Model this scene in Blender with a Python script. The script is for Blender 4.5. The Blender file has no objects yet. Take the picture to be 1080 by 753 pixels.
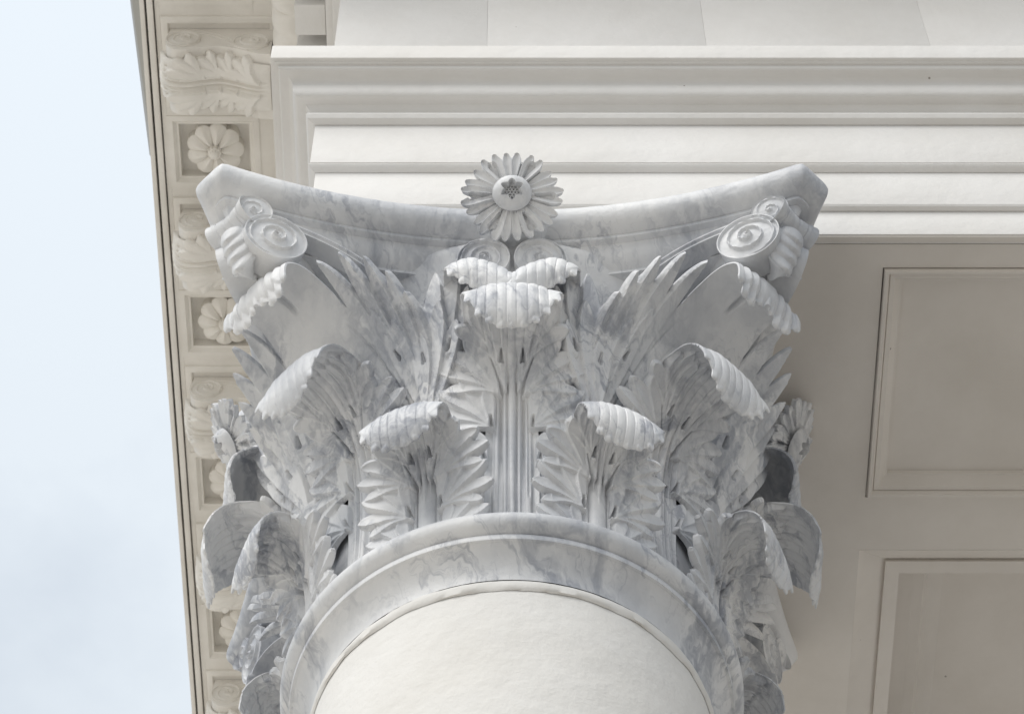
import bpy, bmesh, math, random
import numpy as np
from mathutils import Vector, Matrix

random.seed(7)
RNG = np.random.default_rng(11)
R_ = math.radians
Z0 = 6.606                      # height of the capital's lower ring above the pavement
ZT = 1.2477                     # top of the abacus above that ring
scene = bpy.context.scene
COL = scene.collection

# ------------------------------------------------------------------ objects
def empty(name, loc, label, cat, group=None):
    o = bpy.data.objects.new(name, None); COL.objects.link(o)
    o.location = loc
    o['label'] = label; o['category'] = cat
    if group: o['group'] = group
    return o

def link(name, me, mat, parent=None, loc=(0, 0, 0), rotz=0.0, label=None):
    o = bpy.data.objects.new(name, me); COL.objects.link(o)
    if mat and not me.materials: me.materials.append(mat)
    if parent is not None: o.parent = parent
    o.location = loc; o.rotation_euler = (0, 0, rotz)
    if label: o['label'] = label
    return o

def mesh_from(verts, faces, smooth=None):
    me = bpy.data.meshes.new('m')
    verts = np.asarray(verts, dtype=np.float32)
    if isinstance(faces, np.ndarray):
        n, k = faces.shape
        me.vertices.add(len(verts)); me.vertices.foreach_set('co', verts.ravel())
        me.loops.add(n * k); me.loops.foreach_set('vertex_index', faces.astype(np.int32).ravel())
        me.polygons.add(n)
        me.polygons.foreach_set('loop_start', np.arange(0, n * k, k, dtype=np.int32))
        me.update(calc_edges=True); me.validate()
    else:
        me.from_pydata([tuple(map(float, v)) for v in verts], [], [tuple(map(int, f)) for f in faces]); me.update()
    if smooth is not None:
        me.shade_smooth()
        me.set_sharp_from_angle(angle=R_(smooth))
    return me

class MB:
    """collects shapes, then builds one mesh"""
    def __init__(s): s.v = []; s.f = []
    def add(s, v, f):
        n = len(s.v); s.v += [tuple(map(float, p)) for p in v]; s.f += [tuple(int(i) + n for i in q) for q in f]
    def box(s, x0, x1, y0, y1, z0, z1):
        s.add([(x0,y0,z0),(x1,y0,z0),(x1,y1,z0),(x0,y1,z0),(x0,y0,z1),(x1,y0,z1),(x1,y1,z1),(x0,y1,z1)],
              [(0,3,2,1),(4,5,6,7),(0,1,5,4),(1,2,6,5),(2,3,7,6),(3,0,4,7)])
    def grid(s, P, close_u=False, close_v=False):
        nu, nv = P.shape[:2]
        f = []
        for i in range(nu if close_u else nu - 1):
            for j in range(nv if close_v else nv - 1):
                a, b = i, (i + 1) % nu; c, d = j, (j + 1) % nv
                f.append((a*nv + c, b*nv + c, b*nv + d, a*nv + d))
        s.add(P.reshape(-1, 3), f)
    def lathe(s, prof, n=96, caps=True):
        th = np.linspace(0, 2*math.pi, n, endpoint=False)
        prof = np.array(prof, float)
        P = np.stack([np.outer(np.cos(th), prof[:,0]), np.outer(np.sin(th), prof[:,0]), np.tile(prof[:,1], (n,1))], -1)
        s.grid(P, close_u=True)
        if caps:
            for r, z, fl in ((prof[0,0], prof[0,1], True), (prof[-1,0], prof[-1,1], False)):
                if r > 1e-4:
                    ring = [(r*math.cos(t), r*math.sin(t), z) for t in th]
                    idx = list(range(n)); s.add(ring, [tuple(idx[::-1] if fl else idx)])
    def mesh(s, smooth=30, bevel=0.0, off=(0,0,0)):
        v = np.array(s.v) - np.array(off)
        me = mesh_from(v, s.f)
        bm = bmesh.new(); bm.from_mesh(me)
        bmesh.ops.recalc_face_normals(bm, faces=bm.faces)
        if bevel > 0:
            es = [e for e in bm.edges if len(e.link_faces) == 2 and e.calc_face_angle(0) > R_(50)]
            bmesh.ops.bevel(bm, geom=es, offset=bevel, segments=2, profile=0.6, affect='EDGES', clamp_overlap=True)
        bm.to_mesh(me); bm.free()
        me.shade_smooth(); me.set_sharp_from_angle(angle=R_(smooth))
        return me

def catmull(pts, n=200):
    P = np.array(pts, float)
    P = np.vstack([2*P[0]-P[1], P, 2*P[-1]-P[-2]])
    out = []
    m = len(P) - 3
    per = max(4, n // m)
    for i in range(m):
        t = np.linspace(0, 1, per, endpoint=False)[:, None]
        p0, p1, p2, p3 = P[i:i+4]
        out.append(.5*((2*p1) + (-p0+p2)*t + (2*p0-5*p1+4*p2-p3)*t*t + (-p0+3*p1-3*p2+p3)*t**3))
    out.append(P[-2][None])
    return np.vstack(out)

def arclen(P):
    return np.concatenate([[0], np.cumsum(np.linalg.norm(np.diff(P, axis=0), axis=1))])

def sstep(a, b, x):
    t = np.clip((x - a) / (b - a + 1e-12), 0, 1); return t*t*(3 - 2*t)

# ------------------------------------------------------------------ materials
def nodes(name):
    m = bpy.data.materials.new(name); m.use_nodes = True
    nt = m.node_tree; b = nt.nodes['Principled BSDF']
    return m, nt, b

def nn(nt, typ, **kw):
    n = nt.nodes.new(typ)
    for k, v in kw.items():
        if k in n.inputs: n.inputs[k].default_value = v
        else: setattr(n, k, v)
    return n

def ramp(nt, fac, stops):
    r = nn(nt, 'ShaderNodeValToRGB'); e = r.color_ramp.elements
    while len(e) < len(stops): e.new(0.5)
    for el, (p, c) in zip(e, stops):
        el.position = p; el.color = (*c, 1) if len(c) == 3 else c
    nt.links.new(fac, r.inputs['Fac']); return r

def marble_mat():
    m, nt, b = nodes('veined_marble'); L = nt.links.new
    geo = nn(nt, 'ShaderNodeNewGeometry')
    mp = nn(nt, 'ShaderNodeMapping'); mp.inputs['Rotation'].default_value = (0.5, 0.35, 0.9); mp.inputs['Scale'].default_value = (1.3, .85, .6)
    L(geo.outputs['Position'], mp.inputs['Vector'])
    # warp
    w = nn(nt, 'ShaderNodeTexNoise', Scale=2.6, Detail=5.0, Roughness=.6); L(mp.outputs[0], w.inputs['Vector'])
    ws = nn(nt, 'ShaderNodeVectorMath', operation='SCALE'); ws.inputs['Scale'].default_value = .55
    L(w.outputs['Color'], ws.inputs[0])
    wa = nn(nt, 'ShaderNodeVectorMath', operation='ADD'); L(mp.outputs[0], wa.inputs[0]); L(ws.outputs[0], wa.inputs[1])
    # large clouds
    n1 = nn(nt, 'ShaderNodeTexNoise', Scale=2.2, Detail=6.0, Roughness=.55); L(wa.outputs[0], n1.inputs['Vector'])
    c1 = ramp(nt, n1.outputs['Fac'], [(.30, (.49,.508,.545)), (.46, (.705,.717,.738)), (.60, (.83,.834,.84))])
    # thin veins: ridged noise
    def veins(scale, lo, hi, detail):
        n = nn(nt, 'ShaderNodeTexNoise', Scale=scale, Detail=detail, Roughness=.58); L(wa.outputs[0], n.inputs['Vector'])
        s = nn(nt, 'ShaderNodeMath', operation='SUBTRACT'); L(n.outputs['Fac'], s.inputs[0]); s.inputs[1].default_value = .5
        a = nn(nt, 'ShaderNodeMath', operation='ABSOLUTE'); L(s.outputs[0], a.inputs[0])
        mr = nn(nt, 'ShaderNodeMapRange'); L(a.outputs[0], mr.inputs['Value'])
        mr.inputs['From Min'].default_value = lo; mr.inputs['From Max'].default_value = hi
        mr.inputs['To Min'].default_value = 1; mr.inputs['To Max'].default_value = 0
        return mr
    v1 = veins(2.0, .0, .045, 6.0)
    m2 = nn(nt, 'ShaderNodeMapping'); m2.inputs['Rotation'].default_value = (.3, -.45, .6); m2.inputs['Scale'].default_value = (9.0, 2.2, 1.6)
    L(wa.outputs[0], m2.inputs['Vector'])
    sn = nn(nt, 'ShaderNodeTexNoise', Scale=2.8, Detail=7.0, Roughness=.68); L(m2.outputs[0], sn.inputs['Vector'])
    v2 = nn(nt, 'ShaderNodeMapRange'); L(sn.outputs['Fac'], v2.inputs['Value'])
    v2.inputs['From Min'].default_value = .52; v2.inputs['From Max'].default_value = .64
    pm = nn(nt, 'ShaderNodeTexNoise', Scale=2.0, Detail=2.0); L(mp.outputs[0], pm.inputs['Vector'])
    pr = nn(nt, 'ShaderNodeMapRange'); L(pm.outputs['Fac'], pr.inputs['Value'])
    pr.inputs['From Min'].default_value = .33; pr.inputs['From Max'].default_value = .55
    mA = nn(nt, 'ShaderNodeMath', operation='MULTIPLY'); L(v1.outputs[0], mA.inputs[0]); L(pr.outputs[0], mA.inputs[1])
    mB = nn(nt, 'ShaderNodeMath', operation='MULTIPLY'); L(v2.outputs[0], mB.inputs[0]); L(pr.outputs[0], mB.inputs[1])
    sA = nn(nt, 'ShaderNodeMath', operation='MULTIPLY'); L(mA.outputs[0], sA.inputs[0]); sA.inputs[1].default_value = .58
    sB = nn(nt, 'ShaderNodeMath', operation='MULTIPLY'); L(mB.outputs[0], sB.inputs[0]); sB.inputs[1].default_value = .80
    mx1 = nn(nt, 'ShaderNodeMix', data_type='RGBA'); L(sA.outputs[0], mx1.inputs['Factor']); L(c1.outputs[0], mx1.inputs['A']); mx1.inputs['B'].default_value = (.25,.275,.33,1)
    mx2 = nn(nt, 'ShaderNodeMix', data_type='RGBA'); L(sB.outputs[0], mx2.inputs['Factor']); L(mx1.outputs['Result'], mx2.inputs['A']); mx2.inputs['B'].default_value = (.33,.35,.40,1)
    L(mx2.outputs['Result'], b.inputs['Base Color'])
    b.inputs['Roughness'].default_value = .52
    b.inputs['Specular IOR Level'].default_value = .35
    # hand-tooled surface
    f = nn(nt, 'ShaderNodeTexNoise', Scale=70.0, Detail=4.0); L(geo.outputs['Position'], f.inputs['Vector'])
    f2 = nn(nt, 'ShaderNodeTexNoise', Scale=14.0, Detail=2.0); L(geo.outputs['Position'], f2.inputs['Vector'])
    ad = nn(nt, 'ShaderNodeMath', operation='MULTIPLY_ADD'); L(f2.outputs['Fac'], ad.inputs[0]); ad.inputs[1].default_value = 3.0; L(f.outputs['Fac'], ad.inputs[2])
    bp = nn(nt, 'ShaderNodeBump', Strength=.35, Distance=.004); L(ad.outputs[0], bp.inputs['Height'])
    L(bp.outputs[0], b.inputs['Normal'])
    return m

def paint_mat(name, col, bump=.40, pits=True, dirt=.06, rough=.5, scale=1.0):
    m, nt, b = nodes(name); L = nt.links.new
    geo = nn(nt, 'ShaderNodeNewGeometry')
    n = nn(nt, 'ShaderNodeTexNoise', Scale=1.7*scale, Detail=6.0, Roughness=.65); L(geo.outputs['Position'], n.inputs['Vector'])
    d = tuple(c*(1-dirt*1.6) for c in col)
    c = ramp(nt, n.outputs['Fac'], [(.3, (d[0], d[1]*.99, d[2]*.97)), (.65, col)])
    out = c.outputs[0]
    if pits:
        vo = nn(nt, 'ShaderNodeTexVoronoi', Scale=10.0); L(geo.outputs['Position'], vo.inputs['Vector'])
        cut = nn(nt, 'ShaderNodeMath', operation='LESS_THAN'); L(vo.outputs['Distance'], cut.inputs[0]); cut.inputs[1].default_value = .035
        n3 = nn(nt, 'ShaderNodeTexNoise', Scale=2.2); L(geo.outputs['Position'], n3.inputs['Vector'])
        g = nn(nt, 'ShaderNodeMath', operation='GREATER_THAN'); L(n3.outputs['Fac'], g.inputs[0]); g.inputs[1].default_value = .57
        mm = nn(nt, 'ShaderNodeMath', operation='MULTIPLY'); L(cut.outputs[0], mm.inputs[0]); L(g.outputs[0], mm.inputs[1])
        mx = nn(nt, 'ShaderNodeMix', data_type='RGBA'); L(mm.outputs[0], mx.inputs['Factor']); L(out, mx.inputs['A']); mx.inputs['B'].default_value = (.36,.33,.30,1)
        out = mx.outputs['Result']
    L(out, b.inputs['Base Color'])
    b.inputs['Roughness'].default_value = rough
    b.inputs['Specular IOR Level'].default_value = .3
    f = nn(nt, 'ShaderNodeTexNoise', Scale=26.0*scale, Detail=5.0, Roughness=.6); L(geo.outputs['Position'], f.inputs['Vector'])
    f2 = nn(nt, 'ShaderNodeTexNoise', Scale=3.0*scale, Detail=2.0); L(geo.outputs['Position'], f2.inputs['Vector'])
    ad = nn(nt, 'ShaderNodeMath', operation='MULTIPLY_ADD'); L(f2.outputs['Fac'], ad.inputs[0]); ad.inputs[1].default_value = 4.0; L(f.outputs['Fac'], ad.inputs[2])
    bp = nn(nt, 'ShaderNodeBump', Strength=bump, Distance=.006); L(ad.outputs[0], bp.inputs['Height'])
    L(bp.outputs[0], b.inputs['Normal'])
    return m

M_MARBLE = marble_mat()
M_PAINT = paint_mat('white_paint', (.80,.79,.775))
M_CARVED = paint_mat('carved_white_paint', (.87,.845,.80), bump=.2, pits=False, dirt=.1, scale=2)
M_SOFFIT = paint_mat('soffit_paint', (.78,.745,.705), bump=.2, dirt=.08)
M_PLASTER = paint_mat('shaft_plaster', (.81,.797,.77), bump=.5, pits=False, dirt=.05, rough=.75, scale=1.4)
M_DARK, _nt, _b = nodes('groove_shade'); _b.inputs['Base Color'].default_value = (.06,.055,.05,1)  # near-black that stands for the shade inside the drip groove
M_GREY, _nt, _b = nodes('zinc_gutter'); _b.inputs['Base Color'].default_value = (.42,.42,.40,1); _b.inputs['Roughness'].default_value = .5

# ------------------------------------------------------------------ carved relief engine
def bez(p0, p1, p2, n=18):
    t = np.linspace(0, 1, n)[:, None]
    return (1-t)**2*np.array(p0) + 2*t*(1-t)*np.array(p1) + t*t*np.array(p2)

class Finger:
    """one tongue of a leaf: a narrow pipe that widens into a pointed blade"""
    def __init__(s, pts, ws, wm, ue, base=0.0, um=.80, tip=1.7, scoop=.007, groove=.010, pipe=.006, bg=1.0):
        s.p = np.array(pts, float); n = len(s.p); u = arclen(s.p); u /= u[-1]; s.u = u
        s.ws, s.wm, s.ue, s.um, s.tip = ws, wm, ue, um, tip
        s.base, s.scoop, s.groove, s.pipe, s.bg = base, scoop, groove, pipe, bg
    wa = None; tilt = 0.0
    def width(s, u):
        if s.wa is not None: return np.interp(u, np.linspace(0, 1, len(s.wa)), s.wa)
        w = s.ws + (s.wm - s.ws)*sstep(s.ue - .12, s.um, u)
        x = np.clip((u - s.um)/(1 - s.um), 0, 1)
        return w*np.clip(1 - x**s.tip, 0, 1)**.75
    def mirrored(s):
        q = Finger(s.p*np.array([-1, 1]), s.ws, s.wm, s.ue, s.base, s.um, s.tip, s.scoop, s.groove, s.pipe, s.bg); q.wa = s.wa; q.tilt = -s.tilt; return q

def polydist(P, X, Y):
    """distance from points to a polyline and the arclength fraction there"""
    best = np.full(X.shape, 1e9); bu = np.zeros(X.shape); bs = np.zeros(X.shape)
    L = arclen(P); L = L/L[-1]
    for i in range(len(P)-1):
        ax, ay = P[i]; bx, by = P[i+1]; dx, dy = bx-ax, by-ay
        t = np.clip(((X-ax)*dx + (Y-ay)*dy)/(dx*dx+dy*dy+1e-12), 0, 1)
        d = (X-ax-t*dx)**2 + (Y-ay-t*dy)**2
        m = d < best
        best[m] = d[m]; bu[m] = (L[i] + t*(L[i+1]-L[i]))[m]; bs[m] = np.sign((X-ax)*dy - (Y-ay)*dx)[m]
    polydist.side = bs                                  # +1 on the right of the line
    return np.sqrt(best), bu

def relief(fingers, body, eyes, s0, s1, t0, t1, res, body_h=-.012, cuts=(), bcuts=()):
    ns = int((s1-s0)/res)+1; nt_ = int((t1-t0)/res)+1
    s = np.linspace(s0, s1, ns); t = np.linspace(t0, t1, nt_)
    S, T = np.meshgrid(s, t, indexing='ij')
    sd = np.full(S.shape, 1.0); H = np.full(S.shape, -1.0); hn = np.zeros(S.shape)
    if body is not None:
        b = body(S, T); sd = np.minimum(sd, b); bh = body_h(S, T) if callable(body_h) else np.full(S.shape, body_h); H[b < 0] = bh[b < 0]; hn[:] = bh
    for f in fingers:
        m = max(f.ws, f.wm) + 3*res
        i0 = max(0, int((f.p[:,0].min()-m-s0)/res)); i1 = min(ns, int((f.p[:,0].max()+m-s0)/res)+2)
        j0 = max(0, int((f.p[:,1].min()-m-t0)/res)); j1 = min(nt_, int((f.p[:,1].max()+m-t0)/res)+2)
        if i1 <= i0 or j1 <= j0: continue
        sl = (slice(i0, i1), slice(j0, j1))
        d, u = polydist(f.p, S[sl], T[sl])
        w = f.width(u); sf = d - w; side = polydist.side
        q = np.clip(d/np.maximum(w, 1e-4), 0, 1)
        bl = sstep(f.ue-.1, f.ue+.2, u)
        h = f.base + (1-bl)*f.pipe*(1-q*q) + bl*f.scoop*(q*q - .3) - f.groove*(1 - bl*(1-f.bg))*sstep(.83, .98, q)*np.clip(w/.010, .3, 1) + f.tilt*side*d*sstep(.05, .35, u)
        ins = sf < 0
        Hs = H[sl]; Hs[ins] = np.maximum(Hs[ins], h[ins])
        near = (~ins) & (sf < sd[sl])
        hs = hn[sl]; hs[near] = h[near]
        sd[sl] = np.minimum(sd[sl], sf)
    H = np.where(H > -.9, H, hn)
    for (P, dp, w0, w1) in cuts:                       # chiselled lines
        P = np.array(P, float)
        d, u = polydist(P, S, T)
        w = w0 + (w1 - w0)*u
        H -= dp*np.clip(np.minimum(u*9, (1-u)*7), .0, 1)*sstep(1.5, .35, d/w)
    for (es, et, ang, ln, wd) in eyes:                 # drilled teardrop holes
        P = np.array([(es, et), (es + ln*math.sin(ang), et + ln*math.cos(ang))])
        d, u = polydist(P, S, T)
        w = wd*(1 - .75*u)
        H -= .021*sstep(1.2, .6, d/w)
    HB = np.zeros(S.shape)
    for (P, dp, w0, w1) in bcuts:                      # lines carved on the outer face of the curl
        P = np.array(P, float)
        d, u = polydist(P, S, T)
        HB -= dp*np.clip(np.minimum(u*9, (1-u)*12), .0, 1)*sstep(1.5, .35, d/(w0 + (w1 - w0)*u))
    relief.back = HB
    K = H.copy()
    K[1:-1,1:-1] = (H[1:-1,1:-1]*4 + H[:-2,1:-1] + H[2:,1:-1] + H[1:-1,:-2] + H[1:-1,2:])/8
    return S, T, sd, K

def blade(S, T, sd, H, surf, thick=.022, back_relief=.8, smooth=38, res=.002):
    """solid blade: surf maps (s, t) to space, relief H pushed along its normal"""
    gs, gt = np.gradient(sd, S[1,0]-S[0,0], T[0,1]-T[0,0])
    ins = sd < 0
    keep = ins[:-1,:-1] | ins[1:,:-1] | ins[:-1,1:] | ins[1:,1:]
    mv = (sd > 0) & (sd < 4*res)
    g2 = np.maximum(gs*gs + gt*gt, .25)
    k = np.where(mv, np.minimum(sd, 1.8*res)/g2, 0)
    S2 = S - gs*k; T2 = T - gt*k
    X = surf(S2, T2)
    Xs, Xt = surf(S2 + 1e-4, T2), surf(S2, T2 + 1e-4)
    N = np.cross(Xs - X, Xt - X); N /= np.linalg.norm(N, axis=-1, keepdims=True) + 1e-12
    th = thick(S2, T2) if callable(thick) else thick
    dt = np.maximum(th - .0065, .002); th = .0065 + dt*(1 - np.exp(-(.55 if np.max(th) < .05 else 4)*np.clip(-sd, 0, 1)/dt))
    F = X + N*H[..., None]
    B = X - N*(th + back_relief*np.clip(relief.back, -.02, .02))[..., None]
    ns, nt_ = S.shape
    idx = np.arange(ns*nt_).reshape(ns, nt_)
    q = np.stack([idx[:-1,:-1], idx[1:,:-1], idx[1:,1:], idx[:-1,1:]], -1)[keep]
    used = np.unique(q); rm = np.full(ns*nt_, -1); rm[used] = np.arange(len(used)); q = rm[q]
    n = len(used)
    V = np.vstack([F.reshape(-1,3)[used], B.reshape(-1,3)[used]])
    e = np.vstack([q[:,[0,1]], q[:,[1,2]], q[:,[2,3]], q[:,[3,0]]])
    key = e[:,0]*n + e[:,1]; rev = e[:,1]*n + e[:,0]
    bd = e[~np.isin(key, rev)]
    side = np.stack([bd[:,1], bd[:,0], bd[:,0]+n, bd[:,1]+n], -1)
    return V, np.vstack([q, q[:,::-1]+n, side])

def join_blades(parts, smooth=40):
    vs, fs, n = [], [], 0
    for v, f in parts:
        vs.append(v); fs.append(f + n); n += len(v)
    return mesh_from(np.vstack(vs), np.vstack(fs), smooth)

def spine(pts):
    P = catmull(pts, 240); A = arclen(P)
    Tn = np.gradient(P, A, axis=0); Tn /= np.linalg.norm(Tn, axis=1)[:, None]
    def ev(t):
        t = np.clip(t, 0, A[-1])
        r = np.interp(t, A, P[:,0]); z = np.interp(t, A, P[:,1])
        a = np.interp(t, A, Tn[:,0]); b = np.interp(t, A, Tn[:,1])
        k = np.sqrt(a*a+b*b) + 1e-9
        return r, z, b/k, -a/k           # position, outward normal (r, z)
    return ev, A[-1]

def leaf_surf(pts, kap, wob=0.0, sc=None, droop=None):
    """kap(t): sideways curvature, positive = wraps back round the bell"""
    ev, L = spine(pts)
    def f(S, T):
        r, z, nr, nz = ev(T)
        s = S if sc is None else S*sc(T)
        k = kap(T)
        off = -k*s*s
        if wob: off = off + wob*np.sin(T*38 + np.abs(S)*22)*np.clip(np.abs(S)/.1, 0, 1)
        rr = r + nr*off; zz = z + nz*off
        if droop is not None: zz = zz - droop(T)*s*s
        return np.stack([s, -rr, zz], -1)
    return f, L

def fan(eye, angs, lens, base=0.0, alt=.0016, fill=.98, stem=None, root=.010, groove=.0150, scoop=.0030):
    """tongues that spread from one eye, touching below and parting towards their tips; angles from the spine direction"""
    out = []; n = len(angs)
    for i, (a, l) in enumerate(zip(angs, lens)):
        da = [abs(angs[j]-a) for j in (i-1, i+1) if 0 <= j < n]
        hs = math.tan(R_(min(30, sum(da)/len(da)))*.5)
        a_ = R_(a); ai = R_(a*.72)
        p0 = (eye[0] - root*math.sin(ai)*.3, eye[1] - root)
        p1 = (eye[0] + .52*l*math.sin(ai), eye[1] + .52*l*math.cos(ai))
        p2 = (eye[0] + l*math.sin(a_), eye[1] + l*math.cos(a_))
        u = np.linspace(0, 1, 40)
        w = np.minimum(.0045 + u*l*hs*fill, .0265)
        pk = .64
        w = np.where(u > pk, w[int(pk*39)]*(1 + .10*np.sin(np.clip((u-pk)/(1-pk), 0, 1)*math.pi))*np.clip(1 - np.clip((u-pk)/(1-pk), 0, 1)**2.5, 0, 1)**.62, w)
        f = Finger(bez(p0, p1, p2, 18), .004, w.max(), 0, base + alt*((n-i) % 2) + .0006*(n-i), scoop=scoop, groove=groove)
        f.wa = w; f.tilt = .25; out.append(f)
    return out

def sym(fs):
    return fs + [f.mirrored() for f in fs]

def body_fn(ts, ws):
    ts = np.array(ts); ws = np.array(ws)
    def b(S, T):
        return np.maximum(np.abs(S) - np.interp(T, ts, ws), np.maximum(ts[0]-T, T-ts[-1]))
    return b

def lip_edge(ta, L, w, p=2.4):
    return lambda x: ta + (L - ta)*np.clip(1 - np.abs(np.asarray(x)/w)**p, 0, 1)**.62

def acanthus(pts, kap, W, ta, wl, n_lip, body, fans, eyes, cuts, side, res=.002, droop=None, thick=.024, lip_t=.6):
    surf, L = leaf_surf(pts, kap, droop=droop)
    edge = lip_edge(ta, L - .010, wl)
    fs = []
    for fa in fans: fs += sym(fan(*fa))
    fs += sym(side)
    cr = Finger(np.array([(0, 0), (0, ta*.6), (0, ta - .01)]), .0075, .0075, 0, base=.003, scoop=-.004, groove=.008); cr.wa = np.linspace(.0068, .0085, 20); fs.append(cr)
    wr = wl - .007; sp = 2*wr/(n_lip)
    cs, bc = [], []
    jit = RNG.normal(0, .10, n_lip + 1); jit[0] = jit[-1] = 0
    for i in range(n_lip):                                # scalloped end of each rib of the lip
        x = -wr + sp*(i + .5 + .5*(jit[i]+jit[i+1]))
        l = float(edge(x)) + .0035 + .003*jit[i]*8
        f = Finger(np.array([(x*.97, l - .05), (x, l - .02), (x, l)]), sp*.5, sp*.54, .0, base=-.003, scoop=.0, groove=.0)
        f.wa = np.concatenate([np.full(26, sp*.50), sp*.53*np.clip(1 - np.linspace(0, 1, 10)**2.3, 0, 1)**.5]); fs.append(f)
    for i in range(1, n_lip):
        x = -wr + sp*(i + jit[i])
        bc.append(([(x*.66, ta - .14), (x*.88, ta - .05), (x, float(edge(x)) + .012)], .0012, .0070, .0085)); bc.append((bc[-1][0], .0028, .0013, .0017)); cs.append(([(x*.55, ta - .17), (x*.84, ta - .06), (x, float(edge(x)) + .012)], .0030, .0014, .0020))
    for (P, dp, w0, w1) in cuts:
        cs += [(P, dp, w0, w1), ([(-a, b) for a, b in P], dp, w0, w1)]
    ey = []
    for (s_, t_, a, l, w) in eyes:
        ey += [(s_, t_, R_(a), l, w), (-s_, t_, -R_(a), l, w)]
    bt = np.array(body[0]); bw = np.array(body[1])
    def bd(S, T):
        lo = np.maximum(np.abs(S) - np.interp(T, bt, bw), -T)
        return np.maximum(lo, T - edge(S))
    S, T, sd, H = relief(fs, bd, ey, -W, W, 0, L, res, body_h=lambda S, T: -.014 + .011*np.maximum(sstep(ta-.09, ta-.01, T), 1 - sstep(.040, .052, np.abs(S)))*1.0, cuts=cs, bcuts=bc)
    th = lambda S, T: (.034 - .012*sstep(ta-.25, ta, T))*(1 - .55*sstep(.045, .10, np.abs(S)))
    return blade(S, T, sd, H, surf, thick=th, res=res)

# ---- leaf of the upper row
UP_PTS = [(.478,.02),(.477,.2),(.482,.36),(.494,.47),(.520,.575),(.560,.655),(.612,.708),(.664,.722),(.708,.696),(.732,.645),(.736,.585),(.726,.532),(.712,.505)]
UP_KAP = lambda T: np.interp(T, [0,.25,.40,.54,.65,.76,.95], [1.05,.8,.0,.1,.8,1.0,.5])
def make_upper():
    fans = [((.060,.310), (8,30,55,84,112), (.100,.134,.128,.112,.088), .000),
            ((.046,.435), (6,25,48,75,106), (.120,.172,.166,.142,.110), .004),
            ((.030,.545), (26,45,66,92), (.185,.175,.155,.124), .007),
            ((.016,.560), (2,15), (.240,.262), .0045, .001), ((.026,.630), (9,27,46), (.165,.172,.150), .0070)]
    return acanthus(UP_PTS, UP_KAP, .20, .785, .119, 9, ([0,.25,.33,.45,.55,.66,.73,.80,1.1], [.060,.062,.066,.058,.060,.085,.110,.116,.119]),
        fans, [(.0255,.630,0,.034,.0066), (.046,.432,6,.032,.0068), (.062,.315,8,.028,.0060)],
        [([(.0255,.0),(.0255,.3),(.0255,.59)], .017, .0042, .0050), ([(.010,.0),(.010,.4),(.012,.71)], .008, .0026, .0028),
         ([(.052,.07),(.052,.25),(.046,.44)], .012, .0040, .0044), ([(.039,.16),(.038,.40),(.036,.56)], .006, .0026, .0026)], [],
        droop=lambda T: np.interp(T,[0,.64,.77,1.0],[0,0,3.0,3.6]))

# ---- leaf of the lower row
LO_PTS = [(.502,.02),(.501,.10),(.508,.19),(.526,.275),(.556,.335),(.594,.362),(.628,.354),(.648,.320),(.652,.272),(.643,.228),(.632,.205)]
LO_KAP = lambda T: np.interp(T, [0,.08,.17,.25,.33,.40,.52], [1.0,.5,.0,.1,.8,1.0,.5])
def make_lower():
    fans = [((.046,.030), (8,32,60,88), (.092,.124,.116,.096), .000),
            ((.036,.125), (6,26,49,76,104), (.112,.158,.150,.130,.100), .004),
            ((.030,.225), (25,45,67,92), (.160,.158,.140,.112), .007),
            ((.014,.235), (2,16), (.172,.190), .0045, .001), ((.023,.285), (9,28,48), (.122,.130,.112), .0070)]
    return acanthus(LO_PTS, LO_KAP, .19, .408, .101, 8, ([0,.06,.12,.2,.27,.34,.40,.6], [.050,.052,.052,.050,.062,.086,.098,.101]),
        fans, [(.0225,.285,0,.030,.0062), (.036,.126,6,.029,.0064), (.048,.036,8,.024,.0058)],
        [([(.017,.0),(.019,.13),(.0215,.26)], .015, .0038, .0046), ([(.006,.0),(.007,.2),(.009,.34)], .007, .0024, .0026),
         ([(.030,.0),(.034,.07),(.036,.135)], .010, .0036, .0042), ([(.026,.05),(.029,.16),(.032,.24)], .006, .0024, .0024)], [],
        droop=lambda T: np.interp(T,[0,.30,.41,.55],[0,0,3.0,3.6]))

# ---- broad shell leaf that carries the corner volutes
SH_PTS = [(.490,.46),(.505,.60),(.545,.72),(.610,.83),(.690,.890),(.758,.918),(.815,.918),(.852,.890),(.862,.846),(.854,.802),(.838,.776)]
SH_KAP = lambda T: np.interp(T, [0,.12,.25,.40,.52,.60,.80], [1.25,.9,.2,-.35,-.2,.3,1.2])
def tongues(tips, root, ctrl, ws, wm, base, pk=.70, groove=.010, scoop=.004, alt=.002, tilt=.30):
    """long tongues that run from one root, side by side, to given tips"""
    out = []; n = len(tips)
    for i, tip in enumerate(tips):
        P = bez(root(i), ctrl(i), tip, 26)
        u = np.linspace(0, 1, 50)
        w = ws + (wm - ws)*sstep(.10, pk, u)
        x = np.clip((u - pk)/(1 - pk), 0, 1)
        w = w*np.clip(1 - x**2.2, 0, 1)**.72
        f = Finger(P, ws, wm, 0, base + alt*(i % 2), scoop=scoop, groove=groove); f.wa = w; f.tilt = tilt; out.append(f)
    return out
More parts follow.
